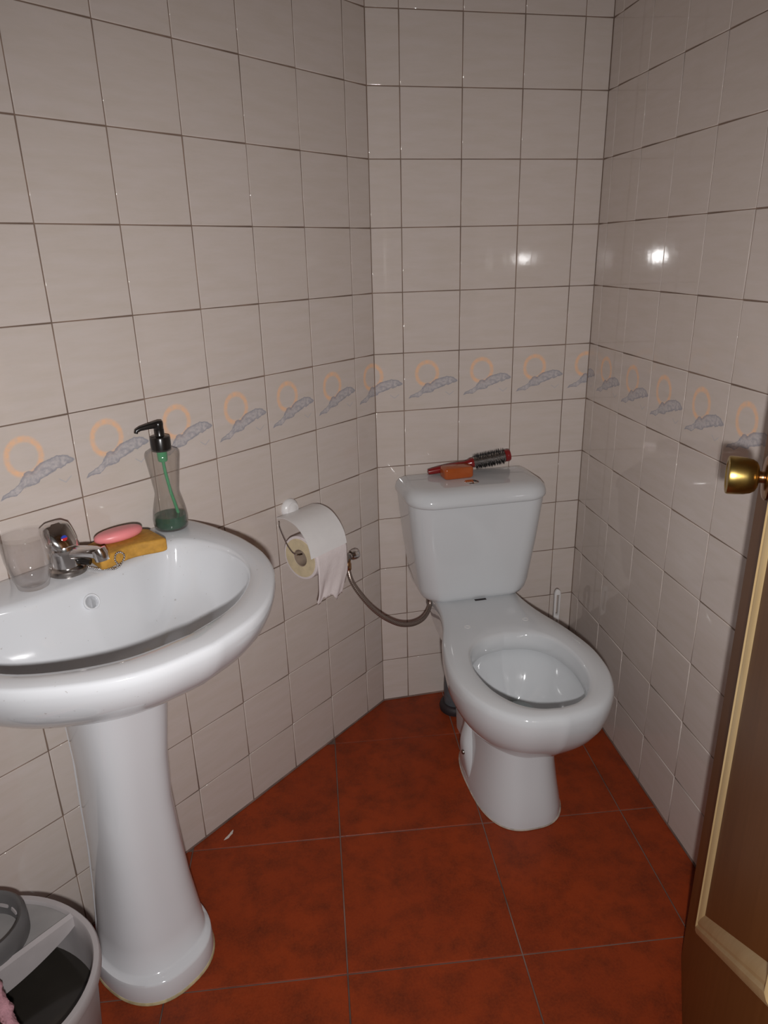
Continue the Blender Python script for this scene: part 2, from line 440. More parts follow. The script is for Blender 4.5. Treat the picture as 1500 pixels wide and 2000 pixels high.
# ------------------------------------------------------------------ floor with terracotta tiles
fl_o = MB().box((PD.x-.15, -2.6, -.06), (W+.3, .15, -.0018)).build('floor', 'floor_grout', smooth=False)
tag(fl_o, 'floor of large square terracotta tiles', 'floor', kind='structure')
FX, FY, FA, FP = -.5906, -.8010, -.1152, .3394
fu = Vector((math.cos(FA), math.sin(FA))); fv = Vector((-math.sin(FA), math.cos(FA)))
halfp = [(PA.xy, -Vector((0, 1))), (PA.xy, Ln.xy), (PB.xy, Vector((Rn.x, Rn.y)) if Rn.x < 0 else -Vector((Rn.x, Rn.y))), (Vector((0, -2.55)), Vector((0, 1))), (PD.xy, Vector((1, 0)))]
for i in range(-5, 6):
    for j in range(-6, 5):
        g = .0013
        q = [Vector((FX, FY)) + fu*(FP*(i+a)) + fv*(FP*(j+b)) for a, b in ((0, 0), (1, 0), (1, 1), (0, 1))]
        c = sum(q, Vector((0, 0)))/4
        q = [p + (c-p).normalized()*g*1.4142 for p in q]
        for p, n in halfp:
            q = clip(q, p+n*.0015, n)
            if len(q) < 3: break
        if len(q) < 3: continue
        area = abs(sum(q[k].x*q[(k+1) % len(q)].y-q[(k+1) % len(q)].x*q[k].y for k in range(len(q))))/2
        if area < 2e-4: continue
        c = sum(q, Vector((0, 0)))/len(q)
        ch = .0012
        lo = [Vector((p.x-c.x, p.y-c.y, -.02)) for p in q]; up = [Vector((p.x-c.x, p.y-c.y, -ch*.8)) for p in q]
        ti = [Vector((p.x-c.x, p.y-c.y, 0)) * 1.0 - (Vector((p.x-c.x, p.y-c.y, 0)).normalized()*ch) for p in q]
        o = MB().loft([lo, up, ti]).build('floor_tile', 'floor_tile', fl_o, loc=(c.x, c.y, random.uniform(-.0003, .0001)), auto=30)
for wobj_, x0_, x1_ in ((wl, -LLEN, 0), (wb, 0, W), (wr, 0, RLEN)):
    MB().tube([(x0_, .0, .0008), (x1_, .0, .0008)], .0032, 8).build('base_joint', 'floor_grout', wobj_)
tag(MB().loft([atz([Vector((.014*math.cos(a)*(1+.4*math.sin(3*a)), .005*math.sin(a)*(1+.5*math.cos(2*a)), 0)) for a in [2*PI*k/14 for k in range(14)]], z) for z in (.0001, .0012)]).build('paper_scrap', 'dirt', loc=(-.468, -.437, .0003), rot=(0, 0, .9)),
    'tiny white paper scrap on the floor below the left wall', 'scrap')

# ------------------------------------------------------------------ washbasin (local x along the left wall, y out of the wall)
SU = .915
sink = thing('pedestal_washbasin', LW(SU, 0.001, 0), LA, 'white ceramic pedestal washbasin standing against the left wall', 'washbasin')
N = 96
outer = sym_outline([(0, 0), (.15, 0), (.262, 0), (.284, .012), (.29, .06), (.289, .12), (.281, .19), (.262, .26), (.233, .32), (.197, .365), (.14, .415), (.08, .444), (0, .457)], N)
innerc = sym_outline([(0, .125), (.09, .117), (.150, .098), (.190, .090), (.216, .118), (.228, .165), (.227, .22), (.204, .285), (.172, .327), (.125, .363), (.075, .385), (0, .396)], N)
CEN = Vector((0, .235, 0))
def radial(curve, ang):
    d = Vector((math.cos(ang), math.sin(ang), 0))
    for i in range(len(curve)):
        a, b = curve[i]-CEN, curve[(i+1) % len(curve)]-CEN
        den = d.x*(b.y-a.y)-d.y*(b.x-a.x)
        if abs(den) < 1e-12: continue
        t = (a.x*(b.y-a.y)-a.y*(b.x-a.x))/den; s_ = (a.x*d.y-a.y*d.x)/den
        if t > 0 and -1e-6 <= s_ <= 1+1e-6: return t
    return .1
angs = [math.atan2((p-CEN).y, (p-CEN).x) for p in outer]
inner = [CEN + Vector((math.cos(a), math.sin(a), 0))*radial(innerc, a) for a in angs]
def sc_(loop, s_, cy, z, cx=0):
    return [Vector((cx+(p.x-cx)*s_, max(.0005, cy+(p.y-cy)*s_), z)) for p in loop]
def mixl(a, b, t, z): return [Vector((p.x+(q_.x-p.x)*t, p.y+(q_.y-p.y)*t, z)) for p, q_ in zip(a, b)]
ZR = .793
loops = [sc_(outer, .22, .10, .630), sc_(outer, .42, .08, .640), sc_(outer, .60, .06, .655), sc_(outer, .74, .05, .674), sc_(outer, .84, .035, .694), sc_(outer, .915, .02, .717),
         sc_(outer, .962, .01, .740), sc_(outer, .988, 0, .761), sc_(outer, .999, 0, .776), sc_(outer, 1.0, 0, .782), mixl(outer, inner, .012, ZR-.005), mixl(outer, inner, .045, ZR-.0015), mixl(outer, inner, .14, ZR),
         mixl(outer, inner, .5, ZR+.0005), mixl(outer, inner, .86, ZR-.001), mixl(outer, inner, .96, ZR-.005), mixl(outer, inner, 1.0, ZR-.012)]
for s_, dz in ((.985, -.024), (.955, -.045), (.90, -.070), (.81, -.094), (.66, -.113), (.46, -.124), (.25, -.129), (.10, -.131)):
    loops.append([Vector((p.x, p.y, ZR+dz)) for p in sc_(inner, s_, .275, 0)])
basin = MB().loft(loops).build('basin', 'basin', sink, auto=80)
# overflow opening and drain
nrm = Vector((0, .86, .50)).normalized()
ax = Matrix.Translation((-.002, .1365, ZR-.033)) @ nrm.to_track_quat('Z', 'Y').to_matrix().to_4x4()
MB().lathe([(.0125, -.004), (.0135, .0005), (.0125, .002), (.0108, .0015), (.0105, -.004)], 28, ax).build('overflow_ring', 'ceramic', sink)
MB().lathe([(.0112, -.019), (.0112, -.001), (.0104, -.001), (.0104, -.018), (.001, -.018)], 28, ax).build('overflow_hole', 'ceramic', sink)
carve(basin, MB().lathe([(.0111, -.020), (.0111, .012)], 28, ax))
ax = Matrix.Translation((0, .275, ZR-.1315))
MB().lathe([(.030, -.002), (.031, .002), (.028, .0035), (.022, .002), (.020, -.002)], 32, ax).build('drain', 'chrome', sink)
# pedestal
def ped(hw, front, z, off=-.003, cv=.128, back=.04, n_f=2.9):
    """D-shaped section: squarish front, narrowing towards the wall"""
    pts = []; n = 64
    for i in range(n):
        a = 2*PI*i/n; c, s_ = math.cos(a), math.sin(a)
        e = 2/n_f if s_ > 0 else 2/2.2
        x = hw*math.copysign(abs(c)**e, c); y = cv + (front-cv if s_ > 0 else cv-back)*math.copysign(abs(s_)**e, s_)
        pts.append(Vector((x+off, y, z)))
    return pts
pl = [ped(.103, .268, 0, .005, .14, n_f=2.35), ped(.103, .268, .010, .005, .14, n_f=2.35), ped(.1025, .2665, .042, .005, .14, n_f=2.35), ped(.101, .264, .0465, .005, .14, n_f=2.35), ped(.0955, .250, .0485, .003, .138, n_f=2.4), ped(.0930, .243, .053, .001, .136, n_f=2.5), ped(.0870, .232, .10, -.001, .132, n_f=2.6), ped(.0795, .220, .17, -.002, n_f=2.7), ped(.0730, .210, .26),
      ped(.0700, .205, .36), ped(.0715, .204, .45, -.008), ped(.0790, .209, .54, -.013), ped(.084, .217, .61, -.014), ped(.088, .226, .652, -.014)]
MB().loft(pl).build('pedestal', 'ceramic', sink, auto=55)
for sg in (-1, 1):
    pth = []
    for l in pl[5:]:
        xs = [p for p in l if abs(p.y-.075) < .012 and (p.x-sum(q.x for q in l)/len(l))*sg > 0]
        p = min(xs, key=lambda p: abs(p.y-.072)); pth.append((p.x-sg*.002, p.y, p.z))
    MB().tube(pth, .0055, 8).build('side_rib', 'ceramic', sink)
MB().loft([ped(.1045, .2700, .0003, .005, .14, n_f=2.35), ped(.1048, .2704, .0025, .005, .14, n_f=2.35), ped(.1033, .2685, .006, .005, .14, n_f=2.35)]).build('floor_sealant', 'caulk', sink)

# ------------------------------------------------------------------ mixer tap on the basin
FU, FV = -.008, .064
tap = thing('mixer_tap', LW(SU+FU, FV, ZR+.0005), LA, 'chrome single lever mixer tap on the washbasin deck', 'tap')
MB().lathe([(.0305, -.001), (.031, .003), (.030, .008), (.027, .010), (.0245, .0105)], 40).build('base_ring', 'dull_chrome', tap)
MB().lathe([(.0225, .009), (.0225, .028), (.0240, .036), (.0245, .043), (.0225, .049), (.0160, .052), (.006, .053)], 40).build('body', 'chrome', tap)
sp = [(-.002, .006, .034), (-.008, .024, .037), (-.016, .042, .040), (-.024, .058, .040), (-.027, .064, .038)]
mb = MB(); mb.tube(sp, [.0125, .0115, .0105, .0105, .0105], 20); mb.build('spout', 'chrome', tap)
mb = MB(); mb.tube([(-.026, .062, .046), (-.0275, .065, .038), (-.028, .067, .027)], [.0115, .0128, .0115], 20); mb.build('aerator', 'chrome', tap)
MB().tube([(-.012, .014, .018), (-.017, .022, .018), (-.024, .034, .016)], [.006, .0065, .005], 10).build('chain_holder', 'black_plastic', tap)
# lever: a domed cap leaning back with a flat handle
def levloop(cx, cy, z, a, b, n=28):
    return [Vector((cx+a*math.copysign(abs(math.cos(t))**.75, math.cos(t)), cy+b*math.copysign(abs(math.sin(t))**.75, math.sin(t)), z)) for t in [2*PI*k/n for k in range(n)]]
lev = MB().loft([levloop(.001, 0, .046, .0225, .021), levloop(.002, -.001, .053, .0245, .021), levloop(.003, -.004, .062, .0255, .019), levloop(.004, -.008, .072, .0255, .016), levloop(.004, -.011, .080, .0235, .012), levloop(.004, -.012, .0855, .015, .007)]).build('lever', 'chrome', tap)
nn_ = Vector((0, .93, .36)).normalized()
for sg, mt, nm in ((1, 'red', 'hot_mark'), (-1, 'blue', 'cold_mark')):
    ax = Matrix.Translation((.003, .0150, .0640)) @ nn_.to_track_quat('Z', 'X').to_matrix().to_4x4()
    pts = [Vector((0, 0, 0))]
    mb = MB()
    arc = [Vector((.0046*math.sin(a), .0046*math.cos(a), 0)) for a in [PI*k/12 for k in range(13)]]
    xdir = (ax.to_3x3() @ Vector((1, 0, 0))).x
    fl_ = sg if xdir > 0 else -sg
    lo = [ax @ Vector((p.x*fl_, p.y, -.003)) for p in arc]; hi = [ax @ Vector((p.x*fl_, p.y, .0012)) for p in arc]
    mb.loft([lo, hi]).build(nm, mt, lev, smooth=False)
# bead chain hanging off the tap's back over the sponge
ch = catmull([(-.026, .020, .003), (-.034, .040, .002), (-.046, .056, .002), (-.056, .063, .003), (-.066, .062, .010), (-.071, .060, .018), (-.066, .058, .025), (-.057, .059, .025), (-.052, .062, .017), (-.054, .065, .008), (-.049, .063, .002), (-.038, .050, .0015), (-.029, .034, .002)], 44)
mb = MB()
for p in ch: mb.sphere(p, .0018, 8, 6)
mb.tube(ch, .0005, 5)
tag(mb.build('bead_chain', 'bead', loc=LW(SU+FU, FV, ZR+.0005), rot=(0, 0, LA)), 'thin silver bead chain looped between tap and yellow sponge', 'chain')

# ------------------------------------------------------------------ drinking glass
gl = thing('drinking_glass', LW(.972, .078, ZR+.0012), LA, 'clear empty drinking glass beside the chrome tap', 'glass')
MB().lathe([(.001, 0), (.020, 0), (.0235, .002), (.0265, .012), (.0315, .030), (.0352, .050), (.0368, .070), (.0372, .086), (.0365, .0875), (.0357, .086), (.0350, .070), (.0334, .050), (.0296, .030), (.0245, .013), (.020, .007), (.001, .006)], 56).build('tumbler', 'glass', gl, auto=80)

# ------------------------------------------------------------------ sponge and pink soap
spg = []
nx = 14
mb = MB()
loopsS = []
for k in range(nx+1):
    t = k/nx; x = -.060+.120*t
    e = 1 - (abs(t-.5)*2)**7
    hw = .0375*(.80+.20*e) + .004*math.cos(2*PI*t)
    bend = .010*(2*t-1)**2
    z0, z1 = 0, .025*(.93+.07*e)
    yc = bend - .004
    r = rrect(-hw, hw, z0, z1, .005, 4)
    loopsS.append([Vector((x, yc+p.x, p.y)) for p in r])
mb.loft(loopsS)
sponge = mb.build('bath_sponge', 'sponge', loc=LW(.809, .083, ZR+.0012), rot=(0, 0, LA-.14), auto=50, bevel=.003)
tag(sponge, 'ochre yellow bath sponge on the washbasin deck under pink soap', 'sponge')
mb = MB(); lp = []
for k in range(13):
    a = -PI/2+PI*k/12
    z = .0105+.0105*math.sin(a); s_ = max(.05, math.cos(a))**.45
    lp.append([Vector((.0440*s_*math.cos(t), .0250*s_*math.sin(t), z)) for t in [2*PI*i/36 for i in range(36)]])
mb.loft(lp)
tag(mb.build('soap_bar', 'pink_soap', loc=LW(.808, .068, ZR+.0248), rot=(.12, 0, LA-.10)), 'oval pink soap bar lying on the yellow sponge', 'soap')

# ------------------------------------------------------------------ soap dispenser
dsp = thing('soap_dispenser', LW(.679, .0370, ZR+.0008), LA, 'clear waisted pump bottle holding green liquid soap', 'dispenser')
prof = [(.0285, 0), (.0312, .003), (.0325, .010), (.0325, .020), (.0305, .036), (.0270, .052), (.0240, .064), (.0228, .071), (.0235, .079), (.0262, .100), (.0295, .125), (.0318, .142), (.0318, .147), (.0295, .1515), (.0200, .1565), (.0165, .158)]
inn = [(r-.0014, z) for r, z in prof[2:]]; inn = [(.001, .0022), (.027, .0022), (.0298, .005)] + inn
outp = [(.001, 0)] + prof
MB().lathe(outp + list(reversed(inn)), 44).build('bottle', 'bottle_plastic', dsp, auto=80)
liq = [(.001, .0026), (.0266, .0026), (.0292, .0052), (.0306, .010), (.0307, .020), (.0298, .0265), (.001, .0268)]
MB().lathe(liq, 44).build('liquid_soap', 'green_liquid', dsp)
MB().lathe([(.0180, .1535), (.0185, .154), (.0185, .177), (.0175, .1795), (.0150, .1805), (.0095, .1815), (.0090, .1825), (.0090, .193)], 36).build('pump_collar', 'black_plastic', dsp)
pump = MB(); pump.lathe([(.0070, .190), (.0085, .192), (.0088, .200), (.0092, .204), (.0080, .2065), (.002, .207)], 28)
hd = Vector((.93, -.25, 0)).normalized()
pump.tube([Vector((0, 0, .2025))-hd*.006, Vector((0, 0, .2030)), Vector((0, 0, .2015))+hd*.018, Vector((0, 0, .1995))+hd*.034, Vector((0, 0, .1965))+hd*.041, Vector((0, 0, .1920))+hd*.0425], [.0066, .0070, .0055, .0044, .0040, .0036], 14)
pump.build('pump_head', 'black_plastic', dsp)
MB().lathe([(.0075, .132), (.0090, .134), (.0095, .150), (.0100, .1570)], 20).build('pump_valve', 'green_plastic', dsp)
MB().tube([(0, 0, .134), (-.001, .001, .11), (-.006, .003, .07), (-.014, .006, .028), (-.018, .008, .008)], .0030, 10).build('dip_tube', 'green_plastic', dsp)

# ------------------------------------------------------------------ toilet roll holder (left wall)
rh = thing('toilet_roll_holder', LW(.332, 0, .70), LA, 'white wall holder with cover and wire arm above the toilet roll', 'holder')
def LH(u, v, z): return (u-.332, v, z-.70)
ax = Matrix.Translation(LH(.335, .0, .722)) @ Vector((0, 1, 0)).to_track_quat('Z', 'Y').to_matrix().to_4x4()
MB().lathe([(.024, -.0005), (.025, .003), (.024, .008), (.019, .014), (.010, .018), (.001, .0185)], 32, ax).build('suction_cup', 'white_plastic', rh)
MB().lathe([(.0165, .0140), (.017, .0165), (.0155, .0170)], 32, ax).build('cup_ring', 'white_plastic', rh)
cov = catmull([LH(0, .014, .716), LH(0, .045, .7215), LH(0, .080, .7165), LH(0, .108, .700), LH(0, .128, .677), LH(0, .138, .652)], 22)
mb = MB(); lp = []
for k, p in enumerate(cov):
    t = k/21
    u0, u1 = .268+.022*t-.332, .386+.022*t-.332
    a = cov[max(0, k-1)]; b = cov[min(21, k+1)]; tn = (b-a).normalized(); nm = Vector((0, -tn.z, tn.y)); nm = nm if nm.z > 0 or nm.y > 0 else -nm
    lp.append([Vector((u0, p.y, p.z)), Vector((u1, p.y, p.z)), Vector((u1, p.y, p.z))+nm*.0016, Vector((u0, p.y, p.z))+nm*.0016])
mb.loft(lp).build('cover', 'white_plastic', rh, auto=50)
def wire(u):
    s_ = 1 if u > .34 else -1
    return catmull([LH(u+.001*s_, .030, .7135), LH(u+.006*s_, .036, .702), LH(u+.006*s_, .052, .672), LH(u+.006*s_, .070, .652), LH(u+.002*s_, .082, .645), LH(u-.012*s_, .084, .642)], 24)
MB().tube(wire(.394), .0017, 8).build('wire_arm', 'chrome', rh)
MB().tube(wire(.276), .0017, 8).build('wire_arm', 'chrome', rh)
MB().tube([LH(.335, .012, .714), LH(.335, .018, .7115)], .006, 10).build('bracket', 'white_plastic', rh)
# the roll itself
roll = thing('toilet_roll', LW(.341, .086, .636), LA, 'white toilet paper roll with hanging sheet on the wire holder', 'toilet paper')
axr = Matrix.Rotation(PI/2, 4, 'Y')
RR = .052
MB().lathe([(RR-.001, -.049), (RR, -.048), (RR, .048), (RR-.001, .049), (.0205, .049), (.0205, -.049)], 56, axr, closed=True).build('paper_roll', 'paper', roll, auto=40)
for sg in (1, -1):
    MB().lathe([(RR-.0060, sg*.0488), (RR-.0060, sg*.0497), (.0205, sg*.0497), (.0205, sg*.0488)], 56, axr, closed=True).build('roll_side', 'roll_core_side', roll, auto=40)
MB().lathe([(.0204, -.0485), (.0204, .0485), (.0190, .0485), (.0190, -.0485)], 40, axr, closed=True).build('cardboard_core', 'card', roll, auto=40)
# hanging sheet
nu, nv = 26, 30
vs, fs = [], []
rs = random.Random(3)
tear = [.004*math.sin(i*.9)+.009*math.sin(i*.37+1)+rs.uniform(-.003, .003) for i in range(nu+1)]
prof_s = [(math.cos(a)*(RR+.001), math.sin(a)*(RR+.001)) for a in [math.radians(60-60*k/8) for k in range(9)]]
for j in range(nv+1):
    t = j/nv
    for i in range(nu+1):
        s_ = i/nu; u = .0475-.099*s_
        if j <= 8: y, z = prof_s[j]
        else:
            q = (j-8)/(nv-8)
            z = -q*(.098+tear[i]+.010*math.sin(s_*3.0)); y = RR+.001+.002*math.sin(q*5+s_*4)*q+.0022*math.sin(s_*8+q*4)*q-.010*q*q+.0010*math.sin(s_*21+q*9)*q
            u += .003*math.sin(q*6+s_*2)*q - .003*q
        vs.append((u, y, z))
for j in range(nv):
    for i in range(nu):
        a = j*(nu+1)+i; fs.append((a, a+1, a+nu+2, a+nu+1))
mb = MB(); mb.add(vs, fs); sh = mb.build('hanging_sheet', 'paper', roll, auto=80)
so = sh.modifiers.new('thick', 'SOLIDIFY'); so.thickness = .0007

# ------------------------------------------------------------------ angle valve and braided hose
vz = .545; vu = .178
val = thing('angle_valve', LW(vu, 0, vz), LA, 'small chrome angle valve on the left wall near the corner', 'valve')
ax = Vector((0, 1, 0)).to_track_quat('Z', 'Y').to_matrix().to_4x4()
MB().lathe([(.031, -.0005), (.031, .002), (.026, .007), (.016, .010), (.012, .0105)], 32, Matrix.Translation((.004, 0, .006)) @ ax).build('escutcheon', 'dull_chrome', val)
MB().lathe([(.0095, .006), (.0095, .034), (.0115, .036), (.0115, .046), (.008, .048)], 20, Matrix.Translation((.004, 0, .004)) @ ax).build('body', 'dull_chrome', val)
axx = Vector((-.97, .25, .06)).to_track_quat('Z', 'Y').to_matrix().to_4x4()
MB().lathe([(.008, 0), (.008, .014), (.0125, .016), (.0140, .022), (.0140, .032), (.0115, .036), (.002, .037)], 10, Matrix.Translation((.002, .036, .004)) @ axx).build('handle', 'chrome', val)
MB().lathe([(.0085, -.030), (.0100, -.028), (.0100, -.012), (.0085, -.010), (.0085, .004)], 8, Matrix.Translation((.004, .041, 0))).build('hose_nut', 'copper', val)
# hose in world space
TX = .235
h0 = LW(vu+.004, .041, vz-.022); h1 = Vector((.1160, -.1060, .392))
pts = [h0, (-.1111, -.1588, .4992), (-.1025, -.1659, .4766), (-.0839, -.1752, .4464), (-.0593, -.1827, .4142), (-.0279, -.1853, .3842), (.0113, -.1812, .3582), (.0491, -.1696, .3466), (.0808, -.1521, .3468), (.1026, -.1307, .3546), (.1144, -.1130, .3680), h1]
hp = catmull(pts, 60)
hose = thing('braided_hose', (0, 0, 0), 0, 'braided metal hose curving from wall valve to toilet tank', 'hose')
mb = MB(); mb.tube(hp, .0062, 14); ho = mb.build('hose_tube', 'hose', hose, auto=80)
uvl = ho.data.uv_layers.new(name='UVMap')
for poly in ho.data.polygons:
    for li, vi in zip(poly.loop_indices, poly.vertices): uvl.data[li].uv = ((vi//14)/60, (vi % 14)/14)
mb = MB(); mb.tube([h1+Vector((0, 0, -.03)), h1+Vector((0, 0, -.027)), h1+Vector((0, 0, .004))], [.0075, .0092, .0092], 10); mb.build('end_nut', 'dull_chrome', hose)

# ------------------------------------------------------------------ toilet (local y points away from the back wall)
toi = thing('toilet', (TX, -.002, 0), PI, 'white close coupled toilet without a seat against the back wall', 'toilet')
NT = 120
ref = sym_outline([(0, .035), (.085, .035), (.112, .05), (.115, .13), (.120, .20), (.135, .275), (.160, .355), (.177, .44), (.180, .50), (.169, .575), (.137, .642), (.082, .690), (0, .706)], NT)
egg = sym_outline([(0, .352), (.060, .366), (.101, .405), (.119, .465), (.120, .52), (.108, .580), (.078, .632), (.040, .659), (0, .666)], NT)
CE = Vector((0, .50, 0))
RMID, RHALF = (.035+.706)/2, (.706-.035)/2
refn = [Vector((p.x/.18, (p.y-RMID)/RHALF, 0)) for p in ref]
CEN = Vector((0, 0, 0)); refr = [radial(refn, 2*PI*k/NT) for k in range(NT)]
ref = [Vector((.18*r*math.cos(2*PI*k/NT), RMID+RHALF*r*math.sin(2*PI*k/NT), 0)) for k, r in enumerate(refr)]
angs2 = [math.atan2((p-CE).y, (p-CE).x) for p in ref]
CEN = CE
hole = [CE + Vector((math.cos(a), math.sin(a), 0))*radial(egg, a) for a in angs2]
def body(hw, yb, yf, z, round_=0.0):
    out = []
    for k in range(NT):
        t = 2*PI*k/NT; c, s_ = math.cos(t), math.sin(t)
        sr = (abs(c)**2.7+abs(s_)**2.7)**(-1/2.7)
        r = refr[k]*(1-round_)+sr*round_
        out.append(Vector((hw*r*c, (yb+yf)/2+(yf-yb)/2*r*s_, z)))
    return out
RZ = .396
foot = [body(.106, .24, .586, 0, 1), body(.106, .24, .586, .004, 1), body(.1035, .24, .583, .03, 1), body(.0965, .24, .571, .08, 1), body(.0915, .235, .561, .13, 1), body(.0895, .23, .556, .17, 1), body(.089, .23, .553, .206, 1)]
MB().loft(foot).build('pedestal', 'ceramic_grey', toi, auto=70)
ext = [body(.040, .26, .49, .186), body(.070, .20, .545, .196), body(.097, .15, .586, .212), body(.120, .115, .620, .233), body(.141, .088, .648, .257), body(.158, .066, .673, .285), body(.171, .05, .692, .316), body(.178, .039, .702, .348), body(.180, .035, .706, .374)]
def rimmix(t, z): return [Vector((a.x+(b.x-a.x)*t, a.y+(b.y-a.y)*t, z)) for a, b in zip(ref, hole)]
def bodymix(s_, z):
    c = Vector((0, .37, 0)); return [Vector((c.x+(p.x-c.x)*s_, c.y+(p.y-c.y)*s_, z)) for p in ref]
ext += [bodymix(.993, RZ-.010), bodymix(.978, RZ-.003), bodymix(.955, RZ), ]
def holes(s_, z, cy=.49):
    return [Vector((p.x*s_, cy+(p.y-cy)*s_, z)) for p in hole]
def mm(A, B, t, z): return [Vector((a.x+(b.x-a.x)*t, a.y+(b.y-a.y)*t, z)) for a, b in zip(A, B)]
base_l = bodymix(.955, RZ)
ext += [mm(base_l, hole, .5, RZ+.001), mm(base_l, hole, .86, RZ), mm(base_l, hole, .96, RZ-.003), holes(1.0, RZ-.009), holes(.985, RZ-.028), holes(.975, RZ-.046), holes(.985, RZ-.0475), holes(1.07, RZ-.050), holes(1.10, RZ-.058),
        holes(1.06, RZ-.080), holes(.96, RZ-.112, .48), holes(.80, RZ-.138, .465), holes(.60, RZ-.157, .445), holes(.40, RZ-.169, .425), holes(.22, RZ-.176, .41)]
MB().loft(ext).build('bowl', 'ceramic_grey', toi, auto=80)
MB().loft([holes(.42, RZ-.1675, .427), holes(.38, RZ-.167, .427)]).build('water', 'water', toi)
# trapway block with fixing bolts
MB().loft([atz(rrect(-.060, .060, .15, .33, .03, 5), 0), atz(rrect(-.060, .060, .13, .33, .03, 5), .12), atz(rrect(-.062, .062, .10, .33, .03, 5), .22), atz(rrect(-.07, .07, .08, .33, .03, 5), .30)]).build('trapway', 'ceramic_grey', toi, auto=70)
MB().loft([atz(rrect(-.104, .104, .335, .437, .03, 6), 0), atz(rrect(-.104, .104, .335, .437, .03, 6), .012), atz(rrect(-.110, .110, .335, .425, .03, 6), .06), atz(rrect(-.113, .113, .335, .412, .03, 6), .10), atz(rrect(-.108, .108, .335, .402, .028, 6), .125), atz(rrect(-.098, .098, .335, .395, .025, 6), .15), atz(rrect(-.090, .090, .335, .39, .025, 6), .20)]).build('foot_lug', 'ceramic_grey', toi, auto=70, subsurf=1)
for sg in (1, -1):
    ax = Matrix.Translation((sg*.1095, .388, .088)) @ Vector((sg, 0, .12)).to_track_quat('Z', 'Y').to_matrix().to_4x4()
    MB().lathe([(.006, -.006), (.0065, .003), (.005, .0055), (.001, .006)], 14, ax).build('fixing_bolt', 'dull_chrome', toi)
    ax = Matrix.Translation((sg*.0775, .304, RZ-.0005))
    MB().lathe([(.0078, -.002), (.0078, .0014), (.0060, .0018), (.0052, .0008), (.001, .0006)], 22, ax).build('seat_hole', 'white_plastic', toi)
# tank
def tk(hw, y0, y1, z, r): return atz(rrect(-hw, hw, y0, y1, (.012, r, r, .012), 9), z)
tank = [tk(.098, .03, .135, .3925, .04), tk(.130, .018, .158, .394, .05), tk(.144, .014, .166, .400, .055), tk(.150, .012, .169, .410, .055), tk(.156, .010, .171, .43, .055), tk(.172, .005, .178, .55, .055), tk(.1835, .003, .184, .66, .055), tk(.1845, .003, .185, .676, .055)]
MB().loft(tank).build('tank', 'ceramic_grey', toi, auto=75)
lid = [tk(.180, .004, .181, .6735, .055), tk(.1855, .003, .193, .674, .065), tk(.1895, .002, .197, .678, .068), tk(.1900, .002, .1975, .686, .068), tk(.1868, .003, .193, .699, .066), tk(.179, .006, .183, .709, .060), tk(.168, .012, .168, .7145, .052), tk(.150, .02, .150, .7160, .045), tk(.06, .05, .10, .7165, .02)]
MB().loft(lid).build('tank_lid', 'ceramic_grey', toi, auto=75)
btn = MB().lathe([(.0185, -.003), (.0190, .0015), (.0175, .003), (.0160, .0022)], 36, Matrix.Translation((.010, .122, .7152))).build('flush_button', 'chrome', toi)
for sg, w_ in ((1, 1.0), (-1, .8)):
    arc = [Vector((sg*(.0012+.0142*math.sin(a)), .0148*math.cos(a), 0)) for a in [PI*k/14 for k in range(15)]]
    MB().loft([[Vector((p.x+.010, p.y+.122, .7156)) for p in arc], [Vector((p.x+.010, p.y+.122, .7180)) for p in arc], [Vector((p.x*.85+.010+sg*.001, p.y*.85+.122, .7186)) for p in arc]]).build('button_half', 'chrome', btn)
MB().loft([body(.1075, .239, .5880, .0002, 1), body(.1080, .2385, .5885, .0015, 1), body(.1062, .24, .5862, .0035, 1)]).build('floor_sealant', 'grey_caulk', toi)
MB().box((-.02, .1665, .384), (.012, .176, .3972)).build('tank_foot_block', 'rubber', toi, smooth=False)  # small dark block at the front foot of the tank

# drain pipe behind the toilet
pp = thing('drain_pipe', (.200, -.088, 0), 0, 'grey plastic drain pipe with black collar behind the toilet', 'pipe')
MB().lathe([(.046, -.001), (.048, .010), (.044, .020), (.038, .024), (.034, .024)], 32).build('collar', 'rubber', pp)
mb = MB(); mb.tube(catmull([(0, 0, .004), (0, 0, .09), (.002, -.006, .12), (.008, -.022, .145), (.012, -.042, .155)], 18), .034, 24); mb.build('pipe', 'pipe_grey', pp)

# ------------------------------------------------------------------ on the tank lid: hairbrush and orange soap
LZ = .7168
hb = thing('round_hairbrush', (.134, -.037, LZ+.0095), 0, 'round hairbrush with dark red handle on the toilet tank', 'hairbrush')
tip = Vector((.222, -.012, .032)); dirb = tip.normalized(); Lb = tip.length
def along(t, off=(0, 0, 0)): return dirb*t + Vector(off)
qm = dirb.to_track_quat('Z', 'Y').to_matrix().to_4x4()
MB().lathe([(.002, -.004), (.0075, -.002), (.0090, .010), (.0105, .035), (.0110, .06), (.0100, .085), (.0085, .098), (.0100, .108), (.0135, .116), (.0135, .124), (.0125, .126)], 24, qm).build('handle', 'brush_red', hb)
MB().lathe([(.0140, .124), (.0140, Lb-.012)], 28, qm).build('barrel', 'brush_metal', hb)
MB().lathe([(.0130, Lb-.013), (.0165, Lb-.012), (.0170, Lb-.002), (.0150, Lb+.002), (.003, Lb+.003)], 28, qm).build('end_cap', 'brush_red', hb)
mb = MB(); q3 = qm.to_3x3(); rb = random.Random(5)
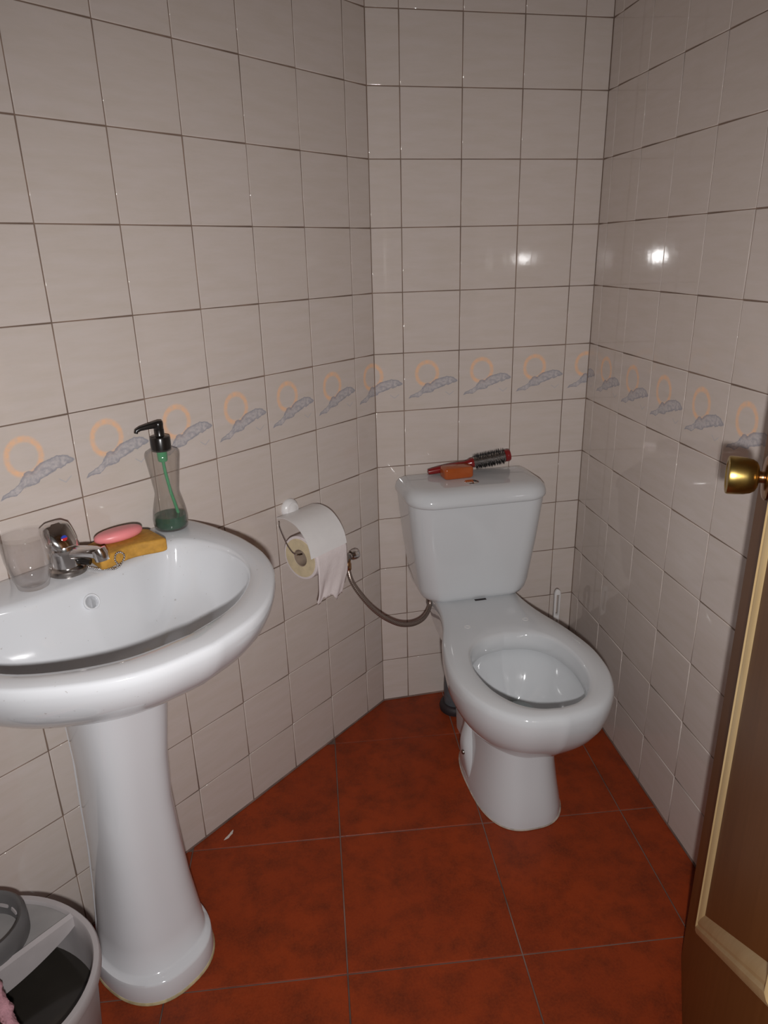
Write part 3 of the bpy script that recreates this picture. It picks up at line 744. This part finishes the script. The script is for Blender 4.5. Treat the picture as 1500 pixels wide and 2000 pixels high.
for k in range(30):
    t = .129+(Lb-.145)*k/29
    for i in range(26):
        a = 2*PI*(i+.5*(k % 2))/26+rb.uniform(-.06, .06)
        d = q3 @ Vector((math.cos(a), math.sin(a), rb.uniform(-.15, .15)))
        L_ = .0235+rb.uniform(-.0015, .0012)
        b_ = dirb*t
        s1 = d.cross(dirb).normalized()*.0009; s2 = dirb*.0009
        p0 = b_+d*.012; p1 = b_+d*L_
        mb.add([p0+s1, p0-s1*.5+s2, p0-s1*.5-s2, p1], [(0, 1, 3), (1, 2, 3), (2, 0, 3)])
bo = mb.build('bristles', 'bristle', hb, smooth=False); bo['kind'] = 'stuff'
lp = []
for z, s_ in ((0, .90), (.0015, .965), (.005, 1), (.024, 1), (.0278, .965), (.0295, .90)):
    r = rrect(-.0410*s_, .0410*s_, -.0215*s_, .0215*s_, .008, 5); lp.append(atz(r, z))
tag(MB().loft(lp).build('soap_bar', 'orange_soap', loc=(.201, -.071, LZ), rot=(0, 0, .07), auto=60), 'translucent orange soap bar on the toilet tank lid', 'soap')

# ------------------------------------------------------------------ toilet brush in the back right corner
tb = thing('toilet_brush', (.520, -.062, 0), -.1, 'white plastic toilet brush standing in the corner behind the toilet', 'toilet brush')
MB().lathe([(.048, 0), (.050, .004), (.047, .05), (.044, .11), (.045, .114), (.042, .114), (.041, .06), (.040, .008), (.001, .008)], 32).build('holder_cup', 'white_plastic', tb)
MB().lathe([(.008, .012), (.028, .03), (.032, .07), (.024, .10), (.008, .115)], 20).build('brush_head', 'white_plastic', tb)
hbm = []
for z, hw in ((.105, .0065), (.20, .0080), (.30, .0095), (.326, .0095), (.334, .007), (.338, .003)): hbm.append(atz(rrect(-hw, hw, -.0055, .0055, .003, 3), z))
bh = MB().loft(hbm).build('handle', 'white_plastic', tb)
for z0_, z1_, w_ in ((.255, .322, .0042), (.185, .240, .0036)): carve(bh, MB().box((-w_, -.02, z0_), (w_, .02, z1_)))

# ------------------------------------------------------------------ open door
AD = math.radians(57)
DP = Vector((.3735, -.9550, 0)); dn = Vector((-math.sin(AD), math.cos(AD), 0))
# local x runs from the free edge towards the hinge, -y is the side seen
DW, DH, DTK = .72, 2.02, .036
rzd = AD + PI
door = thing('door_1', DP, rzd, 'brown wooden door with pale moulding and brass knob, standing open', 'door', kind='structure')
poly = [(0, .004), (DW, .004), (DW, DH), (0, DH)]
sgn = 1 if (Vector((math.cos(rzd+PI/2), math.sin(rzd+PI/2), 0)).dot(dn) < 0) else -1
def dy(y): return y*sgn          # y>0 goes into the door, away from the face seen
MB().loft([[Vector((x, dy(.001), z)) for x, z in poly], [Vector((x, dy(DTK), z)) for x, z in poly]]).build('door_leaf', 'door', door, smooth=False, bevel=.0012)
mw = .034
pan = [Vector((.150, 0, .235)), Vector((.150, 0, 1.90)), Vector((.585, 0, 1.90)), Vector((.585, 0, .645))]   # panel with a slanting foot
pc = sum(pan, Vector())/4
def inset(k, d):
    """corner k of the panel moved inwards by d along the mitre"""
    a, b, c = pan[k-1], pan[k], pan[(k+1) % 4]
    t1, t2 = (b-a).normalized(), (c-b).normalized()
    n1 = Vector((-t1.z, 0, t1.x)); n2 = Vector((-t2.z, 0, t2.x))
    if n1.dot(pc-b) < 0: n1 = -n1
    if n2.dot(pc-b) < 0: n2 = -n2
    mt = (n1+n2).normalized(); return b + mt*(d/max(.3, mt.dot(n1)))
pr = [(0, .002), (0, -.004), (.005, -.0070), (.011, -.0085), (.015, -.0060), (.019, -.0070), (.025, -.0058), (mw, -.0008), (mw, .002)]
for k in range(4):
    l0 = [inset(k, p) + Vector((0, dy(y), 0)) for p, y in pr]; l1 = [inset((k+1) % 4, p) + Vector((0, dy(y), 0)) for p, y in pr]
    MB().loft([l0, l1]).build('moulding', 'moulding', door, auto=25)
pin = [inset(k, mw-.002) for k in range(4)]
MB().loft([[p+Vector((0, dy(-.0012), 0)) for p in pin], [p+Vector((0, dy(.003), 0)) for p in pin]]).build('door_panel', 'door', door, smooth=False)
KZ = .985; KX = .072
for side in (1, -1):
    base = Vector((KX, dy(.0005 if side == 1 else DTK-.0005), KZ)); ddir = Vector((0, dy(-1)*side, 0))
    ax = Matrix.Translation(base) @ ddir.to_track_quat('Z', 'X').to_matrix().to_4x4()
    kn = MB().lathe([(.0085, .0115), (.0150, .0122), (.0200, .0150), (.0232, .0200), (.0252, .0280), (.0262, .0400), (.0264, .0480), (.0258, .0500), (.0245, .0508), (.0195, .0508), (.0188, .0498), (.001, .0498)], 48, ax).build('knob', 'brass', door, auto=35)
    MB().lathe([(.0090, .004), (.0080, .008), (.0088, .0125)], 28, ax).build('neck', 'copper', kn)
    MB().lathe([(.031, 0), (.031, .002), (.028, .0045), (.018, .006), (.009, .0065)], 40, ax).build('rose', 'copper', kn)
# frame of the doorway behind the viewer
fr = thing('trim_1', (0, YF, 0), 0, 'brown wooden frame around the doorway', 'door frame', kind='structure')
MB().box((.004, -.115, 0), (.040, .006, 2.06)).build('jamb', 'frame', fr, smooth=False, bevel=.002)
MB().box((-.796, -.115, 0), (-.760, .006, 2.06)).build('jamb', 'frame', fr, smooth=False, bevel=.002)
MB().box((-.796, -.115, 2.06), (.040, .006, 2.096)).build('head', 'frame', fr, smooth=False, bevel=.002)

# ------------------------------------------------------------------ mop bucket with wringer
BU, BV, BZ = 1.205, .228, .272
bk = thing('mop_bucket', LW(BU, BV, 0), LA, 'grey plastic mop bucket with wringer insert beside the pedestal', 'bucket')
def oval(prof, n=72):
    return [[Vector((max(r, 1e-5)*math.cos(2*PI*i/n), max(r, 1e-5)*math.sin(2*PI*i/n)*(1.30 if i > n/2 else 1.0), z)) for i in range(n)] for r, z in prof]
MB().loft(oval([(.001, .001), (.108, .001), (.112, .006), (.132, .235), (.134, BZ-.022), (.1415, BZ-.020), (.1425, BZ-.016), (.1425, BZ-.003), (.1405, BZ), (.1330, BZ), (.1310, BZ-.003), (.1285, .235), (.108, .010), (.001, .010)])).build('pail', 'bucket', bk, auto=45)
MB().loft(oval([(.001, .18), (.1240, .18), (.1240, .185), (.001, .1855)])).build('dirty_water', 'bucket_water', bk)
# wringer: a deck over half the mouth with a conical basket
a0 = Vector((-.1305, -.022, 0)); a1 = Vector((.1305, -.022, 0))     # the chord edge
cn = Vector((-(a1-a0).y, (a1-a0).x, 0)).normalized()
if cn.y > 0: cn = -cn
seg = []
for k in range(96):
    a = 2*PI*k/96; p = Vector((.1315*math.cos(a), .1315*math.sin(a), 0)); seg.append(p)
def halfdisc(off, r):
    cir = [Vector((r*math.cos(2*PI*k/120), r*math.sin(2*PI*k/120)*(1.30 if k > 60 else 1))) for k in range(120)]
    return clip(cir, (a0+cn*off).xy, cn.xy)
hd0 = halfdisc(0, .1312)
wr_ = MB()
n_ = len(hd0)
top = [Vector((p.x, p.y, BZ-.006)) for p in hd0]; bot = [Vector((p.x, p.y, BZ-.016)) for p in hd0]
wr_.loft([bot, top]); wobj = wr_.build('wringer_deck', 'wringer', bk, smooth=False, bevel=.002)
t_ = (a1-a0).normalized()
lp = []
for s_ in [k/20 for k in range(21)]:
    p = a0.lerp(a1, s_); dip = .0
    wdt = .012+.030*math.sin(PI*min(1, s_*1.0))**.8
    lp.append([p+Vector((0, 0, BZ-.002)), p+cn*.008+Vector((0, 0, BZ+.001)), p+cn*.010+Vector((0, 0, BZ-wdt-.006)), p+cn*.002+Vector((0, 0, BZ-wdt-.008)), p-cn*.002+Vector((0, 0, BZ-wdt-.006))])
MB().loft(lp).build('wringer_lip', 'bucket', bk, auto=50)
bc = Vector((-.018, -.098, 0))
MB().lathe([(.070, BZ-.010), (.0705, BZ+.010), (.069, BZ+.028), (.064, BZ+.034), (.058, BZ+.030), (.052, BZ-.020), (.040, BZ-.070), (.001, BZ-.074), (.001, BZ-.078), (.044, BZ-.074), (.056, BZ-.020), (.062, BZ-.010)], 56, Matrix.Translation(bc)).build('basket', 'wringer_dark', bk, auto=50)
for i in range(14):
    a = 2*PI*i/14
    for zz in (0, 1, 2):
        z = BZ+.012-.022*zz; r = .0555-.0035*zz
        c = bc+Vector((r*math.cos(a), r*math.sin(a), z)); t3 = Vector((-math.sin(a), math.cos(a), 0)); dn3 = Vector((math.cos(a), math.sin(a), 0)); u3 = Vector((dn3.x*.27, dn3.y*.27, .96))
        vs = [c+t3*sx*.008+u3*sz*.0022-dn3*sd for sx in (-1, 1) for sz in (-1, 1) for sd in (-.001, .0022)]
        MB().add
        m_ = MB(); m_.add(vs, [(0,1,3,2), (4,6,7,5), (0,4,5,1), (2,3,7,6), (0,2,6,4), (1,5,7,3)]); m_.build('basket_rib', 'bucket', bk, smooth=False)
# pink cloth and wooden mop handle lying over the near rim
clth = MB(); lp = []
path = catmull([(.004, -.045, BZ+.012), (.006, -.020, BZ+.012), (.009, .010, BZ+.010), (.014, .050, BZ+.010), (.021, .095, BZ+.010), (.028, .135, BZ+.011), (.031, .153, BZ+.003), (.032, .156, BZ-.05)], 40)
rs = random.Random(11)
for k, p in enumerate(path):
    n2 = 18; r0 = .0085+.0015*math.sin(k*.9)
    tdir = (path[min(39, k+1)]-path[max(0, k-1)]).normalized(); u1 = tdir.cross(Vector((0, 0, 1))).normalized(); u2 = u1.cross(tdir)
    lp.append([p + (u1*math.cos(2*PI*i/n2)*1.0+u2*math.sin(2*PI*i/n2)*.8)*(r0+.0022*math.sin(i*2.1+k*1.7)+rs.uniform(-.001, .001)) for i in range(n2)])
clth.loft(lp)
stk = MB(); stk.tube([(.032, -.030, .014), (.036, .0, .014), (.056, .15, .014), (.082, .36, .014)], .0105, 14)
tag(stk.build('wooden_stick', 'tan_wood', loc=LW(BU, BV, BZ), rot=(0, 0, LA)), 'tan wooden stick lying across the mop bucket beside the cloth', 'stick')
rag = clth.build('cleaning_cloth', 'pink_cloth', loc=LW(BU, BV, .004), rot=(0, 0, LA), auto=80)
tag(rag, 'pink fringed cloth hanging over the rim of the mop bucket', 'cloth')
